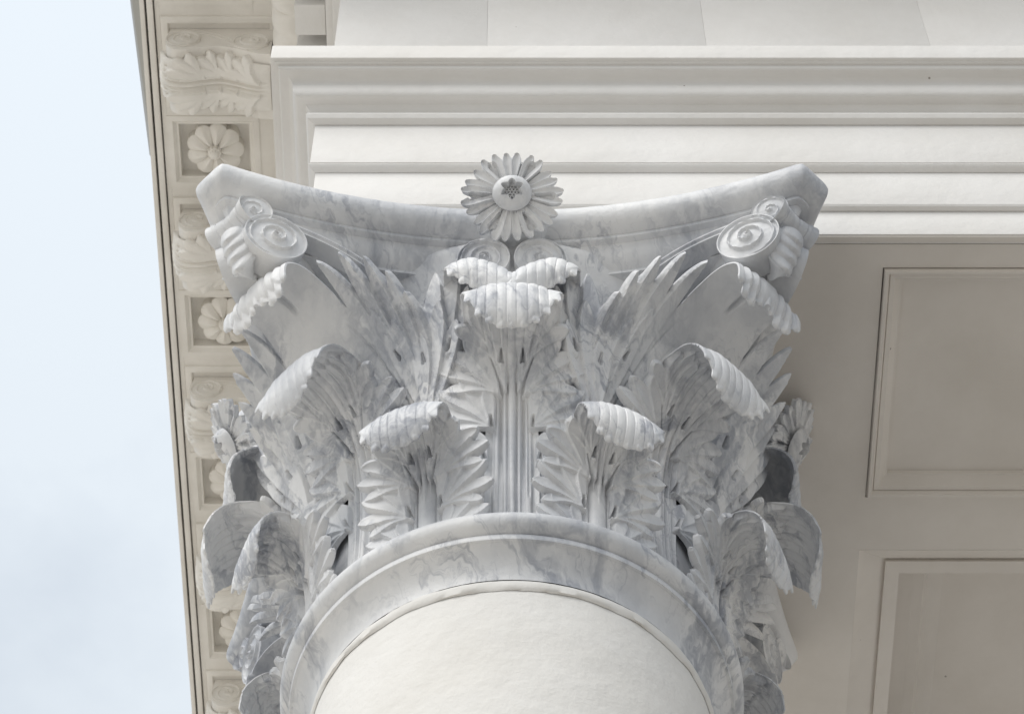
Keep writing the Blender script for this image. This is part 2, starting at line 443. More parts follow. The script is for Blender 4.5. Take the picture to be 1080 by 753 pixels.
def make_shell():
    surf, L = leaf_surf(SH_PTS, SH_KAP)
    fs = []
    tips = [(.136,.618),(.190,.598),(.234,.552),(.264,.485),(.276,.405)]
    fs += tongues(tips, lambda i: (.172+.006*i, .02), lambda i: (.136+.025*i, .26), .006, .0255, .008, pk=.70, groove=.015, scoop=.004, alt=.003)
    fs += tongues([(.172,.440),(.208,.375)], lambda i: (.182+.008*i, .02), lambda i: (.164+.020*i, .18), .006, .0225, .016, pk=.68, groove=.014, scoop=.004, alt=.002)
    for i, x in enumerate((.020,.046,.072,.096)):                 # ribs of the two-lump lip
        l = L - .004 - 16*(x-.056)**2
        f = Finger(np.array([(x, l-.06), (x, l-.03), (x, l)]), .012, .0145, 0, base=-.002, scoop=.0, groove=.0)
        f.wa = np.concatenate([np.full(26, .0135), .0142*np.clip(1 - np.linspace(0, 1, 10)**2.3, 0, 1)**.5]); fs.append(f)
    fs = sym(fs)
    cuts, bcuts = [], []
    for sg in (-1, 1):
        cuts += [([(sg*.168,.03),(sg*.140,.22),(sg*.085,.47)], .005, .0022, .0026), ([(sg*.160,.05),(sg*.110,.22),(sg*.050,.44)], .003, .0020, .0022)]
        for x in (.033,.059,.085): bcuts += [([(sg*x,.49),(sg*x, L-.004-16*(x-.056)**2)], .005, .009, .010), ([(sg*x,.49),(sg*x, L-.004-16*(x-.056)**2)], .004, .0016, .002)]
    cuts.append(([(0,.55),(0,L)], .016, .006, .010))
    bd = body_fn([0,.1,.25,.38,.5,.57,L-.035], [.210,.205,.180,.140,.110,.104,.098])
    ey = [(.176,.270,-R_(8),.03,.0058), (-.176,.270,R_(8),.03,.0058)]
    S, T, sd, H = relief(fs, bd, ey, -.35, .35, 0, L, .0023, body_h=lambda S, T: -.002 - .012*sstep(.13, .19, np.abs(S))*(1 - sstep(.45, .52, T)), cuts=cuts, bcuts=bcuts)
    return blade(S, T, sd, H, surf, thick=.034, res=.0023, back_relief=.9)

# ---- inner calyx leaf: a standing lobe and a lip curling under the abacus
def make_inner():
    parts = []
    # standing lobe, centred over the bud
    pts = [(.495,.47),(.530,.60),(.582,.72),(.636,.83),(.676,.94)]
    sh, L = leaf_surf(pts, lambda T: np.interp(T,[0,.2,.45],[1.1,.4,.6]))
    def s1(S, T): 
        P = sh(S, T)
        ph = np.interp(T, [0,.5], [0, R_(9)]); c, s_ = np.cos(ph), np.sin(ph)
        return np.stack([P[...,0]*c - P[...,1]*s_, P[...,0]*s_ + P[...,1]*c, P[...,2]], -1)
    fs = tongues([(-.062,.400),(-.026,.478),(.022,.484),(.062,.415)], lambda i: (-.016+.010*i,.02), lambda i: (-.036+.024*i,.22), .006, .0290, .000)
    fs += tongues([(-.050,.310),(-.002,.380),(.048,.316)], lambda i: (-.010+.010*i,.02), lambda i: (-.022+.022*i,.18), .006, .0270, .018)
    S, T, sd, H = relief(fs, body_fn([0,.12,.25,.38],[.034,.040,.058,.05]), [(-.026,.215,-.2,.028,.0054),(.030,.235,.2,.028,.0054)], -.1, .1, 0, L, .002)
    parts.append(blade(S, T, sd, H, s1, thick=.022))
    # curled lip leaning towards the middle of the face (built in the same frame, turned about the axis)
    pts = [(.490,.47),(.510,.62),(.540,.74),(.575,.83),(.615,.885),(.658,.898),(.694,.872),(.704,.825),(.698,.785),(.684,.762)]
    sh2, L2 = leaf_surf(pts, lambda T: np.interp(T,[0,.3,.45,.6],[1.0,.8,.9,.4]), droop=lambda T: np.interp(T,[0,.36,.48],[0,0,4.0]))
    def s2(S, T):
        P = sh2(S, T)
        P = P.copy(); P[...,2] -= .75*np.maximum(S + .035, 0)*sstep(.30, .50, T)
        ph = np.interp(T, [0,.15,.40,.6], [0, R_(3), R_(16.0), R_(17.5)])
        c, s_ = np.cos(ph), np.sin(ph)
        return np.stack([P[...,0]*c - P[...,1]*s_, P[...,0]*s_ + P[...,1]*c, P[...,2]], -1)
    fs = []
    cuts, bcuts = [], []
    edge = lip_edge(.50, L2 - .008, .090)
    for i in range(7):
        x = -.084 + .1680/7*(i+.5); l = float(edge(x)) + .005
        f = Finger(np.array([(x*.97-.006,l-.06),(x-.006,l-.03),(x-.006,l)]), .011, .0125, 0, base=-.002, scoop=.0, groove=.0)
        f.wa = np.concatenate([np.full(26, .0121), .0130*np.clip(1 - np.linspace(0, 1, 10)**2.3, 0, 1)**.5]); fs.append(f)
        if i: bcuts += [([(x*.9-.017,.38),(x-.017,l)], .0014, .0075, .0085), ([(x*.9-.017,.38),(x-.017,l)], .0028, .0013, .0017)]
    S, T, sd, H = relief(fs, lambda S, T: np.maximum(np.abs(S+.006) - np.interp(T,[0,.15,.35,.46,.8],[.03,.034,.080,.090,.09]), T - edge(S+.006)), [], -.11, .10, 0, L2, .002, body_h=-.002, cuts=cuts, bcuts=bcuts)
    parts.append(blade(S, T, sd, H, s2, thick=.022))
    return parts

# ------------------------------------------------------------------ the capital
cap = empty('marble_capital', (0, 0, Z0 - .10), 'grey veined white marble corinthian capital carved with two rows of curling acanthus leaves', 'capital')
CO = (0, 0, .10)                   # children sit at this offset so that z = 0 is the lower fillet
def cpart(name, me, rotz=0.0, parent=cap, mat=M_MARBLE, loc=None, label=None):
    return link(name, me, mat, parent, CO if (parent is cap and loc is None) else (loc or (0,0,0)), rotz, label)

# bell
mb = MB()
mb.lathe([(.47,.0),(.468,.10),(.462,.40),(.468,.60),(.490,.78),(.535,.92),(.590,1.02),(.618,1.075),(.626,1.092),(.624,1.108),(.60,1.118),(.50,1.118)], 128)
cpart('bell', mb.mesh(35))
# lower ring: apophyge, fillet and torus
mb = MB()
tor = [(.490 + .038*math.cos(a), .040 + .036*math.sin(a)) for a in np.linspace(-math.pi/2, math.pi*.75, 18)]
apo = [(.4535,-.098),(.4545,-.090),(.4575,-.075),(.4635,-.058),(.4735,-.040),(.4850,-.026),(.4955,-.016)]
mb.lathe(apo + [(.5035,-.0155),(.5045,-.012),(.5045,.0),(.5025,.003),(.490,.004)] , 160, caps=False)
mb2 = MB(); mb2.lathe(tor + [(.45,.06)], 160, caps=False)
ring = cpart('neck_ring', mb.mesh(40)); cpart('torus_moulding', mb2.mesh(60), parent=ring)

lower_me = join_blades([make_lower()]); upper_me = join_blades([make_upper()])
shell_me = join_blades([make_shell()]); inner_me = join_blades(make_inner())
inner_parts = None
def mirror_me(me):
    m2 = me.copy()
    n = len(m2.vertices); co = np.empty(n*3, np.float32); m2.vertices.foreach_get('co', co)
    co[0::3] *= -1; m2.vertices.foreach_set('co', co); m2.flip_normals(); m2.update(); return m2
inner_mir = mirror_me(inner_me)

for k in range(8):
    o = cpart('acanthus_leaf', lower_me, R_(22.5 + 45*k), label='short leaf of the lower row'); o.scale = (1 + .02*math.sin(k*2.1), 1, 1 + .012*math.cos(k*1.7))
for k in range(8):
    o = cpart('acanthus_leaf', upper_me, R_(45*k), label='tall leaf of the upper row'); o.scale = (1 + .015*math.sin(k*1.3+1), 1, 1 + .010*math.cos(k*2.3))
for k in range(4):
    cpart('shell_leaf', shell_me, R_(45 + 90*k))
# stalks with collars, and inner leaves
mb = MB()
mb.lathe([(.020,0),(.026,.2),(.034,.36),(.044,.41),(.052,.425),(.056,.44),(.052,.455),(.044,.462),(.05,.475),(.052,.50),(.03,.52)], 32)
stalk_me = mb.mesh(50)
for k in range(4):
    for sgn in (-1, 1):
        a = R_(22.5*sgn + 90*k)
        o = cpart('stalk', stalk_me, loc=(.485*math.sin(a), -.485*math.cos(a), .10 + .04))
        o.rotation_euler = (0, 0, a)
        cpart('calyx_leaf', inner_me if sgn < 0 else inner_mir, a)

# abacus
BX, BY, SAG = .725, .792, .135
def plan(o, n=22):
    """outline of the concave-sided abacus, inset by o"""
    c = (BX + BY) - o*math.sqrt(2)*1.0
    y0 = BY - SAG - o
    k = SAG/(BX*BX)
    # face y = -(y0 + k x^2) meets the cut x + (-y) = c
    x = (-1 + math.sqrt(1 + 4*k*(c - y0)))/(2*k)
    xs = np.linspace(-x, x, n)
    face = np.stack([xs, -(y0 + k*xs*xs)], -1)
    pts = []
    for q in range(4):
        a = q*math.pi/2; ca, sa = math.cos(a), math.sin(a)
        pts += [(p[0]*ca - p[1]*sa, p[0]*sa + p[1]*ca) for p in face]
    P = np.array(pts); out = []; m = len(P); rk = min(1, .42*np.linalg.norm(P[n-1] - P[n])/.016)
    for i in range(m):
        if i % n in (0, n-1):                            # soften the arris
            a = P[i-1] - P[i]; b = P[(i+1) % m] - P[i]
            a /= np.linalg.norm(a); b /= np.linalg.norm(b)
            for u, v in ((.016, 0), (.0075, .0015), (.003, .003), (.0015, .0075), (0, .016)): out.append(P[i] + (a*u + b*v)*rk)
        else: out.append(P[i])
    return np.array(out)
def abacus_mesh(prof, cap_top=True, smooth=35):
    mb = MB()
    G = np.stack([np.concatenate([plan(o), np.full((len(plan(o)),1), z)], 1) for o, z in prof], 1)
    mb.grid(G, close_u=True)
    for col in (0, -1):
        ring = G[:, col]; c = ring.mean(0)
        v = list(ring) + [c]; n = len(ring)
        mb.add(v, [(i, (i+1) % n, n) for i in range(n)])
    return mb.mesh(smooth)
aba = cpart('abacus', abacus_mesh([(.052 - .052*math.cos(a)*1.0, ZT - .056 + .056*math.sin(a)) for a in np.linspace(math.pi/2*.98, -math.pi/2*.98, 15)]))
cpart('fillet_moulding', abacus_mesh([(.050, ZT-.1125),(.048, ZT-.1135),(.048, ZT-.126),(.050, ZT-.127),(.0655,ZT-.128),(.068,ZT-.136),(.075,ZT-.150),(.086,ZT-.165),(.098,ZT-.176),(.112,ZT-.184),(.113,ZT-.194)]), parent=aba)

# spiral disc: polar grid with a carved spiral channel
def spiral_disc(R, depth, turns=2.9, nr=34, na=120, hand=1, dish=.014):
    r = np.linspace(0.0, 1.0, nr); th = np.linspace(0, 2*math.pi, na, endpoint=False)
    RR, TH = np.meshgrid(r, th, indexing='ij')
    ph = (turns*RR**.85 - hand*TH/(2*math.pi)) % 1.0
    ridge = np.maximum(sstep(.80, .93, ph), 1 - sstep(0, .06, ph))
    H = dish*(.55*ridge + .9*(1-RR)**1.0) * np.clip(RR/.10, 0, 1) + dish*.8*np.exp(-(RR/.11)**4)
    H = np.where(RR > .96, dish*.55, H)
    X = R*RR*np.cos(TH); Z = R*RR*np.sin(TH)
    top = np.stack([X, -H, Z], -1)
    mb = MB(); mb.grid(np.swapaxes(top, 0, 1)[:, ::1], close_u=True)
    rim = []
    for y, k in ((-dish*.55, 1), (.004, 1.0), (.02*depth/.09, .975), (depth*.55, .955), (depth, .99)):
        rim.append(np.stack([R*k*np.cos(th), np.full(na, y), R*k*np.sin(th)], -1))
    mb.grid(np.stack(rim, 1), close_u=True)
    mb.add(list(rim[-1]), [tuple(range(na))])
    return mb

def placed(mb, origin, normal, tilt=0):
    """put a shape modelled facing -y so that it faces `normal`"""
    n = Vector(normal).normalized(); up = Vector((0,0,1)); x = n.cross(up)*-1
    x = up.cross(-n) if False else Vector((-n.y, n.x, 0)).normalized()
    # -y axis -> n ; x axis -> right seen from the front
    right = Vector((0,0,1)).cross(n).normalized()
    upv = n.cross(right)
    M = Matrix((right, -n, upv)).transposed()
    mb.v = [tuple(M @ Vector(p) + Vector(origin)) for p in mb.v]
    return mb

def strap(path, ex, n, w, depth, mb, edge=.004):
    """ribbon swept along a planar path: width w (in the plane), depth along -n"""
    P = np.array(path); T = np.gradient(P, axis=0); T /= np.linalg.norm(T, axis=1)[:,None]
    nv = np.array(n)
    Sd = np.cross(nv, T)
    rows = []
    for a, h in ((-.5,-depth),(-.5,0),(-.34,0),(-.30,-.007),(.30,-.007),(.34,0),(.5,0),(.5,-depth)):
        rows.append(P + Sd*(a*w)[:,None] + nv*h)
    mb.grid(np.stack(rows, 1)[:, :, :], close_v=True)

def volute_me(c, start, R, n, depth, hand, w0, w1):
    """disc with a stalk that rises from the bud and meets the disc at its top"""
    n = Vector(n).normalized()
    mb = placed(spiral_disc(R, depth, hand=hand), c, n)
    right = Vector((0,0,1)).cross(n).normalized(); up = n.cross(right)
    C = Vector(c); s = hand      # hand=+1: stalk arrives from the right
    top = C + up*(R - w1*.5)
    a = Vector(start)
    path = []
    d = (a - C).dot(right)
    p0 = a; p3 = top
    p1 = a + Vector((0,0,1))*((top-a).dot(up)*.75); p2 = top + right*(d*.55) + up*.008
    for t in np.linspace(0, 1, 26):
        path.append(p0*(1-t)**3 + p1*3*t*(1-t)**2 + p2*3*t*t*(1-t) + p3*t**3)
    w = np.linspace(w0, w1, 26)
    strap([tuple(p) for p in path], None, tuple(n), w, depth*.8, mb)
    return mb.mesh(38)

# corner volutes (front-left pattern, mirrored and turned)
VN = (.36, -.90, -.14)
volL = volute_me((-.578, -.690, 1.000), (-.215, -.535, .70), .080, VN, .065, 1, .018, .024)
volR = mirror_me(volL)
hel = volute_me((-.070, -.618, 1.020), (-.175, -.545, .70), .066, (-.12,-.94,-.32), .05, -1, .016, .024)
helR = mirror_me(hel)
for k in range(4):
    cpart('volute', volL, R_(90*k)); cpart('volute', volR, R_(90*k))
    cpart('helix_scroll', hel, R_(90*k)); cpart('helix_scroll', helR, R_(90*k))
# small upper scrolls: a waisted roll across each corner
def corner_scroll():
    mb = MB(); hw = .064; R = .047; na = 48
    th = np.linspace(0, 2*math.pi, na, endpoint=False)
    xs = np.linspace(-hw, hw, 45)
    rr = []
    for x in xs:
        q = abs(x)/hw
        r = R*(.74 + .26*q**1.6) if q < .93 else R
        if .12 < q < .20 or .50 < q < .58: r *= .93
        rr.append(np.stack([np.full(na, x), -r*np.cos(th), r*np.sin(th)], -1))
    mb.grid(np.stack(rr, 1), close_u=True)
    for sg in (-1, 1):
        d = spiral_disc(R, .004, turns=2.0, nr=20, na=48, hand=sg, dish=.007)
        placed(d, (sg*hw, 0, 0), (sg*.85, -.45, -.28)); mb.add(d.v, d.f)
    return mb
mb = corner_scroll(); mb.v = [(p[0], p[1]-.962, p[2]+1.076) for p in mb.v]
scroll_me = mb.mesh(45)
# stacked bud between the two volutes
def ellip(mb, c, r, n=20, m=14, bendx=0):
    u = np.linspace(0, 2*math.pi, n, endpoint=False); v = np.linspace(-math.pi/2, math.pi/2, m)
    U, V = np.meshgrid(u, v, indexing='ij')
    P = np.stack([c[0]+r[0]*np.cos(V)*np.cos(U), c[1]+r[1]*np.cos(V)*np.sin(U), c[2]+r[2]*np.sin(V)], -1)
    mb.grid(P, close_u=True)
def scale_bud():
    fs = []
    for l, w, bs in ((.135,.050,.0), (.098,.046,.012), (.066,.038,.023), (.040,.027,.033)):
        f = Finger(np.array([(0, -.02), (0, l*.5), (0, l)]), w, w, 0, base=bs, scoop=-.012, groove=.006)
        u = np.linspace(0, 1, 60); f.wa = w*np.clip(1 - np.clip((u-.45)/.55, 0, 1)**2.2, 0, 1)**.55; fs.append(f)
    S, T, sd, H = relief(fs, None, [], -.06, .06, 0, .14, .0018)
    surf = lambda S, T: np.stack([-S, -(.955 - .12*T - 9.0*S*S), 1.020 - T], -1)
    return join_blades([blade(S, T, sd, H, surf, thick=.07, res=.0018)])
bud_me = scale_bud()
mb = MB(); mb.lathe([(.03,.938),(.058,.944),(.066,1.00),(.06,1.075)], 32)
mb.v = [(p[0], p[1]*1.6-.80, p[2]) for p in mb.v]; web_me = mb.mesh(50)
for k in range(4):
    a = R_(45 + 90*k)
    cpart('corner_scroll', scroll_me, a); cpart('corner_bud', bud_me, a); cpart('volute_web', web_me, a)

# fleuron
def flower_disc(R, groups, per, res, wm, eyes=True, R0=.30, dome=.9, petal_len=.06, rot=0):
    fs, ey = [], []
    n = groups*per; da = math.pi/n
    for g in range(groups):
        for j in range(per):
            f_ = (j + .5)/per - .5
            a = 2*math.pi*(g + .5 + f_)/groups + rot
            l = R*(1 - petal_len*(.5-abs(f_))*2 - .03*((g*7+j*5) % 4)/2); a += .03*math.sin(g*5.1 + j*2.3)
            ai = a - .05*f_
            P = bez((R*.2*math.cos(a), R*.2*math.sin(a)), (R*.6*math.cos(ai), R*.6*math.sin(ai)), (l*math.cos(a), l*math.sin(a)), 14)
            u = np.linspace(0, 1, 40); pk = .70
            w = (R*.2 + u*(l-R*.2))*math.tan(da)*1.08
            w = np.where(u > pk, w[int(pk*39)]*np.clip(1 - np.clip((u-pk)/(1-pk), 0, 1)**2.3, 0, 1)**.66, w)
            f = Finger(P, .004, w.max(), 0, base=.009*(2*f_)**2 + .0015*((g+j) % 2), scoop=.008, groove=.008); f.wa = w; fs.append(f)
        if eyes:
            a = 2*math.pi*g/groups + rot
            ey.append((R*.74*math.cos(a), R*.74*math.sin(a), math.pi/2 - a, R*.30, R*.078))
    body = lambda S, T: np.sqrt(S*S+T*T) - R*.72
    S, T, sd, H = relief(fs, body, [], -R*1.05, R*1.05, -R*1.05, R*1.05, res)
    for (es, et, ang, ln, wd) in ey:
        P = np.array([(es, et), (es - ln*math.sin(ang), et - ln*math.cos(ang))])
        d, u = polydist(P, S, T); H -= .022*sstep(1.2, .7, d/(wd*(1-.7*u)))
    surf = lambda S, T: np.stack([S, dome*(S*S+T*T) - dome*.0, T], -1)
    return blade(S, T, sd, H, surf, thick=.02*R/.115, res=res)
def rotated(vf, n, c):
    v, f = vf; m = MB(); m.v = [tuple(p) for p in v]; placed(m, c, n)
    return np.array(m.v), f
FN = (0, -.82, -.57); FC = (0, -.735, 1.140)
flo_me = join_blades([rotated(flower_disc(.131, 6, 4, .0016, .0118, rot=0), FN, FC)])
def bud_mesh(R=.049):
    nr, na = 44, 150
    r = np.linspace(0, 1, nr); th = np.linspace(0, 2*math.pi, na, endpoint=False)
    RR, TH = np.meshgrid(r, th, indexing='ij')
    H = R*.72*np.sqrt(np.clip(1 - (RR*.985)**2.4, 0, 1))
    seam = np.abs(((TH*6/(2*math.pi)) % 1) - .5)
    star = .34 + .24*(1 - 2*seam)                    # six-pointed opening
    H -= .45*R*sstep(star+.05, star-.03, RR)
    H -= .10*R*sstep(.42, .5, seam)*sstep(.4, .6, RR)*0
    X, Z = R*RR*np.cos(TH), R*RR*np.sin(TH)
    # seeds: hexagonal pits
    for q in range(-2, 3):
        for w in range(-2, 3):
            sx = (q + .5*w)*R*.17; sz = w*R*.147
            if math.hypot(sx, sz) < R*.42:
                H -= .22*R*sstep(.066*R, .045*R, np.hypot(X-sx, Z-sz))*(RR < star)
    P = np.stack([X, -H, Z], -1)
    mb = MB(); mb.grid(np.swapaxes(P, 0, 1), close_u=True)
    placed(mb, (0,0,0), FN); n = Vector(FN).normalized()
    mb.v = [tuple(Vector(p) + Vector(FC) + n*.004) for p in mb.v]
    return mb.mesh(45)
flb_me = bud_mesh()
mb = MB(); mb.lathe([(.075,0),(.088,.02),(.092,.05),(.094,.12)], 48)
mb.v = [(p[0], p[2], p[1]) for p in mb.v]; placed(mb, (0, -.705, 1.150), (0,-.94,-.34)); stub_me = mb.mesh(45)
for k in range(4):
    f = cpart('fleuron', stub_me, R_(90*k))
    cpart('petals', flo_me, parent=f); cpart('bud', flb_me, parent=f)

# ------------------------------------------------------------------ the column shaft
col_ = empty('column', (0, 0, .0), 'smooth cream plastered round column shaft carrying the marble capital', 'column')
mb = MB()
H = Z0 - .10
prof = [(.60,.30),(.56,.34),(.545,.40)]
for z in np.linspace(.5, H - .02, 30):
    k = z/H; prof.append((.535 - .085*max(0, (k-.33)/.67)**1.4, z))
prof += [(.4495, H-.012), (.448, H-.004), (.446, H)]
mb.lathe(prof, 128); link('shaft', mb.mesh(40), M_PLASTER, col_)
mb = MB(); mb.box(-.75,.75,-.75,.75,0,.16); link('plinth', mb.mesh(30, .01), M_PLASTER, col_)
mb = MB()
mb.lathe([(.72,.162)] + [(.66+.07*math.cos(a), .232+.07*math.sin(a)) for a in np.linspace(-1.4,1.4,12)] + [(.60,.302)], 96); link('base_moulding', mb.mesh(50), M_PLASTER, col_)
# mortar joint under the capital
mb = MB()
th = np.linspace(0, 2*math.pi, 240, endpoint=False)
rows = []
for z, r, j in ((-.034,.452,0),(-.030,.4565,.0012),(-.016,.4575,.0015),(-.004,.4555,.001),(.001,.452,0)):
    nz = RNG.normal(0, 1, 240); nz = (nz + np.roll(nz,1) + np.roll(nz,2) + np.roll(nz,3))/2
    rr = r + .7*j*nz; zz = z + .0022*(np.roll(nz, 5))*(1 if z < -.02 else .25)
    rows.append(np.stack([rr*np.cos(th), rr*np.sin(th), H + zz], -1))
mb.grid(np.stack(rows, 1), close_u=True); link('mortar_joint', mb.mesh(60), M_PLASTER, col_)

# ------------------------------------------------------------------ entablature (local z = 0 at the top of the abacus)
ZE = Z0 + ZT + .002
ent = empty('entablature', (0, 0, ZE), 'white painted architrave with stepped bands and flat frieze above the marble capital', 'entablature')
YF, XL, XR, YB = -.5655, -.505, 4.5, 7.0
def L_profile(prof, mb, kx=1.12, x_r=XR, y_b=YB, xl=XL, yf=YF, close=True):
    """profile (outset, z) swept along the front, round the corner and down the side"""
    P = np.array(prof, float)
    rows = []
    for (sx, sy) in ((1, None), (None, None), (None, 1)):
        x = np.full(len(P), x_r) if sx else xl - P[:,0]*kx
        y = np.full(len(P), y_b) if sy else yf - P[:,0]
        rows.append(np.stack([x, y, P[:,1]], -1))
    mb.grid(np.stack(rows, 0), close_v=close)
def zz(v): return v - ZT
bands = [
  ('lower_band',  [(0,0),(0,zz(1.368)),(-.028,zz(1.368)),(-.028,0)]),
  ('band_moulding', [(-.05,zz(1.3690)),(.004,zz(1.3690)),(.013,zz(1.374)),(.016,zz(1.381)),(.013,zz(1.3880)),(-.05,zz(1.3885))]),
  ('middle_band', [(-.30,zz(1.3895)),(.012,zz(1.3895)),(.012,zz(1.563)),(-.30,zz(1.563))]),
  ('band_moulding', [(-.05,zz(1.5640)),(.014,zz(1.5640)),(.024,zz(1.572)),(.030,zz(1.583)),(.024,zz(1.5955)),(-.05,zz(1.596))]),
  ('upper_band',  [(-.30,zz(1.5970)),(.026,zz(1.5970)),(.026,zz(1.816)),(-.30,zz(1.816))]),
  ('band_moulding', [(-.05,zz(1.8170)),(.030,zz(1.8170)),(.044,zz(1.826)),(.049,zz(1.840)),(.045,zz(1.856)),(.036,zz(1.862)),(-.05,zz(1.862))]),
]
for nm, pr_ in bands:
    mb = MB(); L_profile(pr_, mb); link(nm, mb.mesh(25, .0016), M_PAINT, ent)
cyma = [(-.05,zz(1.868)),(.034,zz(1.868)),(.040,zz(1.872)),(.048,zz(1.884))]
for t in np.linspace(0, 1, 14):
    cyma.append((.052 + .066*t + .010*math.sin(2*math.pi*t), zz(1.892 + .082*t - .012*math.sin(2*math.pi*t))))
cyma += [(.122,zz(1.978)),(.123,zz(1.992)),(-.05,zz(1.992))]
mb = MB(); L_profile(cyma, mb); link('crown_moulding', mb.mesh(28), M_PAINT, ent)
mb = MB(); L_profile([(-.05,zz(1.993)),(.132,zz(1.993)),(.132,zz(1.999)),(.142,zz(2.000)),(.142,zz(2.078)),(.138,zz(2.083)),(-.05,zz(2.088))], mb); link('cap_fillet', mb.mesh(25, .0015), M_PAINT, ent)
# core and frieze boards with open seams
mb = MB(); L_profile([(-.31,.060),(-.031,.060),(-.031,zz(3.5)),(-.31,zz(3.5))], mb, kx=1.0); link('core', mb.mesh(30), M_PAINT, ent)
FY = YF - .012
xs = [-.512, -.072, .56, 1.205, 1.85, 2.5, 3.2, 4.5]
for a, b in zip(xs[:-1], xs[1:]):
    mb = MB(); mb.box(a + .0002, b - .0002, FY, FY + .03, zz(2.09), zz(3.1)); link('frieze_board', mb.mesh(30, .0006), M_PAINT, ent)
mb = MB(); mb.box(-.514, -.480, FY+.032, YB, zz(2.09), zz(3.1)); link('frieze_board', mb.mesh(30, .001), M_PAINT, ent)

# underside of the beams: border strips round a sunken panel
mb = MB()
PX0, PX1, PY0, PY1 = .950, 3.9, -.4676, .2389
def strip_box(x0, x1, y0, y1, z0=.0, z1=.011):
    mb.box(x0, x1, y0, y1, z0, z1)
mb = MB()
mb.box(-.470, PX0, YF+.030, .41, .001, .011); mb.box(PX0, XR, YF+.030, PY0, .001, .011); mb.box(PX0, XR, PY1, .41, .001, .011); mb.box(PX1, XR, PY0, PY1, .001, .011)
link('beam_soffit', mb.mesh(25), M_SOFFIT, ent)
mb = MB(); mb.box(-.470, .9447, .4102, YB, .001, .011); link('beam_soffit', mb.mesh(25), M_SOFFIT, ent)
mb = MB(); mb.box(-.495, XR, YF+.004, YF+.020, -.006, .0005); link('drip_strip', mb.mesh(25, .001), M_SOFFIT, ent)
def frame(prof, x0, x1, y0, y1, mb):
    """rectangular frame swept inwards: prof = (inset, z)"""
    P = np.array(prof, float); rows = []
    for (cx, cy, sx, sy) in ((x0,y0,1,1),(x1,y0,-1,1),(x1,y1,-1,-1),(x0,y1,1,-1)):
        rows.append(np.stack([cx + sx*P[:,0], cy + sy*P[:,0], P[:,1]], -1))
    mb.grid(np.stack(rows, 0), close_u=True)
mb = MB(); frame([(.004,.030),(.004,-.006),(.006,-.010),(.014,-.009),(.018,.000),(.020,.008),(.022,.004),(.034,.006),(.042,.018),(.052,.030),(.058,.031),(.060,.044)], PX0, PX1, PY0, PY1, mb); link('panel_moulding', mb.mesh(28), M_SOFFIT, ent)
mb = MB(); mb.box(PX0-.01, PX1+.01, PY0-.01, PY1+.01, .042, .058); link('sunken_panel', mb.mesh(25), M_SOFFIT, ent)

# ------------------------------------------------------------------ porch ceiling
cei = empty('porch_ceiling', (2.8, 2.4, ZE), 'shaded porch ceiling with deep square coffers behind the front beam', 'ceiling')
def cl(x, y): return x - 2.8, y - 2.4
cx0, cy0 = cl(.945, .4115); cx1, cy1 = cl(3.4, 2.35)
mb = MB(); frame([(0,.002),(.010,.012),(.088,.085)], cx0, cx1, cy0, cy1, mb); link('coffer_splay', mb.mesh(20), M_SOFFIT, cei)
mb = MB(); frame([(.086,.087),(.086,.070),(.126,.070),(.126,.26),(.20,.26),(.205,.285)], cx0, cx1, cy0, cy1, mb); link('coffer_lip', mb.mesh(20), M_SOFFIT, cei)
mb = MB(); frame([(.19,.28),(.235,.285),(.245,.30),(.262,.304),(.30,.324)], cx0, cx1, cy0, cy1, mb); link('coffer_moulding', mb.mesh(28), M_SOFFIT, cei)
mb = MB(); mb.box(cx0, cx1, cy0, cy1, .322, .34); link('coffer_panel', mb.mesh(20), M_SOFFIT, cei)
mb = MB(); mb.box(cx1+.002, cl(XR,0)[0], cy0, cl(0,YB)[1], .001, .02); mb.box(cx0, cx1, cy1+.002, cl(0,YB)[1], .001, .02); link('ceiling_board', mb.mesh(20), M_SOFFIT, cei)

# ------------------------------------------------------------------ cornice
ZC = Z0 + 3.5
cor = empty('cornice', (0, 0, ZC), 'overhanging white cornice with carved scroll brackets and rosettes along the left edge against the sky', 'cornice')
PIT, Y1 = .675, 0.0
XO, XI = -1.235, -.775
# soffit boards round each square coffer
CX0, CX1 = -1.165, -.855
def coff_y(k): return Y1 + PIT*(k+.5) - .135, Y1 + PIT*(k+.5) + .135
ks = range(-1, 7)
mb = MB()
mb.box(XO+.055, CX0, -1.2, YB, 0, .02); mb.box(CX1, XI, -1.2, YB, 0, .02)
prev = -1.2
for k in ks:
    a, b = coff_y(k); mb.box(CX0+.0005, CX1-.0005, prev, a, .0002, .02); prev = b
mb.box(CX0+.0005, CX1-.0005, prev, YB, .0002, .02)
link('soffit_board', mb.mesh(25), M_CARVED, cor)
mb = MB(); mb.box(XO+.030, XO+.050, -1.2, YB, -.012, .02); link('soffit_edge', mb.mesh(25, .003), M_CARVED, cor)
mb = MB(); mb.box(XO+.022, XO+.0295, -1.2, YB, .012, .03); link('groove_shade_strip', mb.mesh(25), M_DARK, cor)  # dark strip set in the drip groove, its colour painting the shade there
mb = MB(); mb.box(XO+.006, XO+.021, -1.2, YB, -.004, .20); link('fascia', mb.mesh(25, .002), M_CARVED, cor)
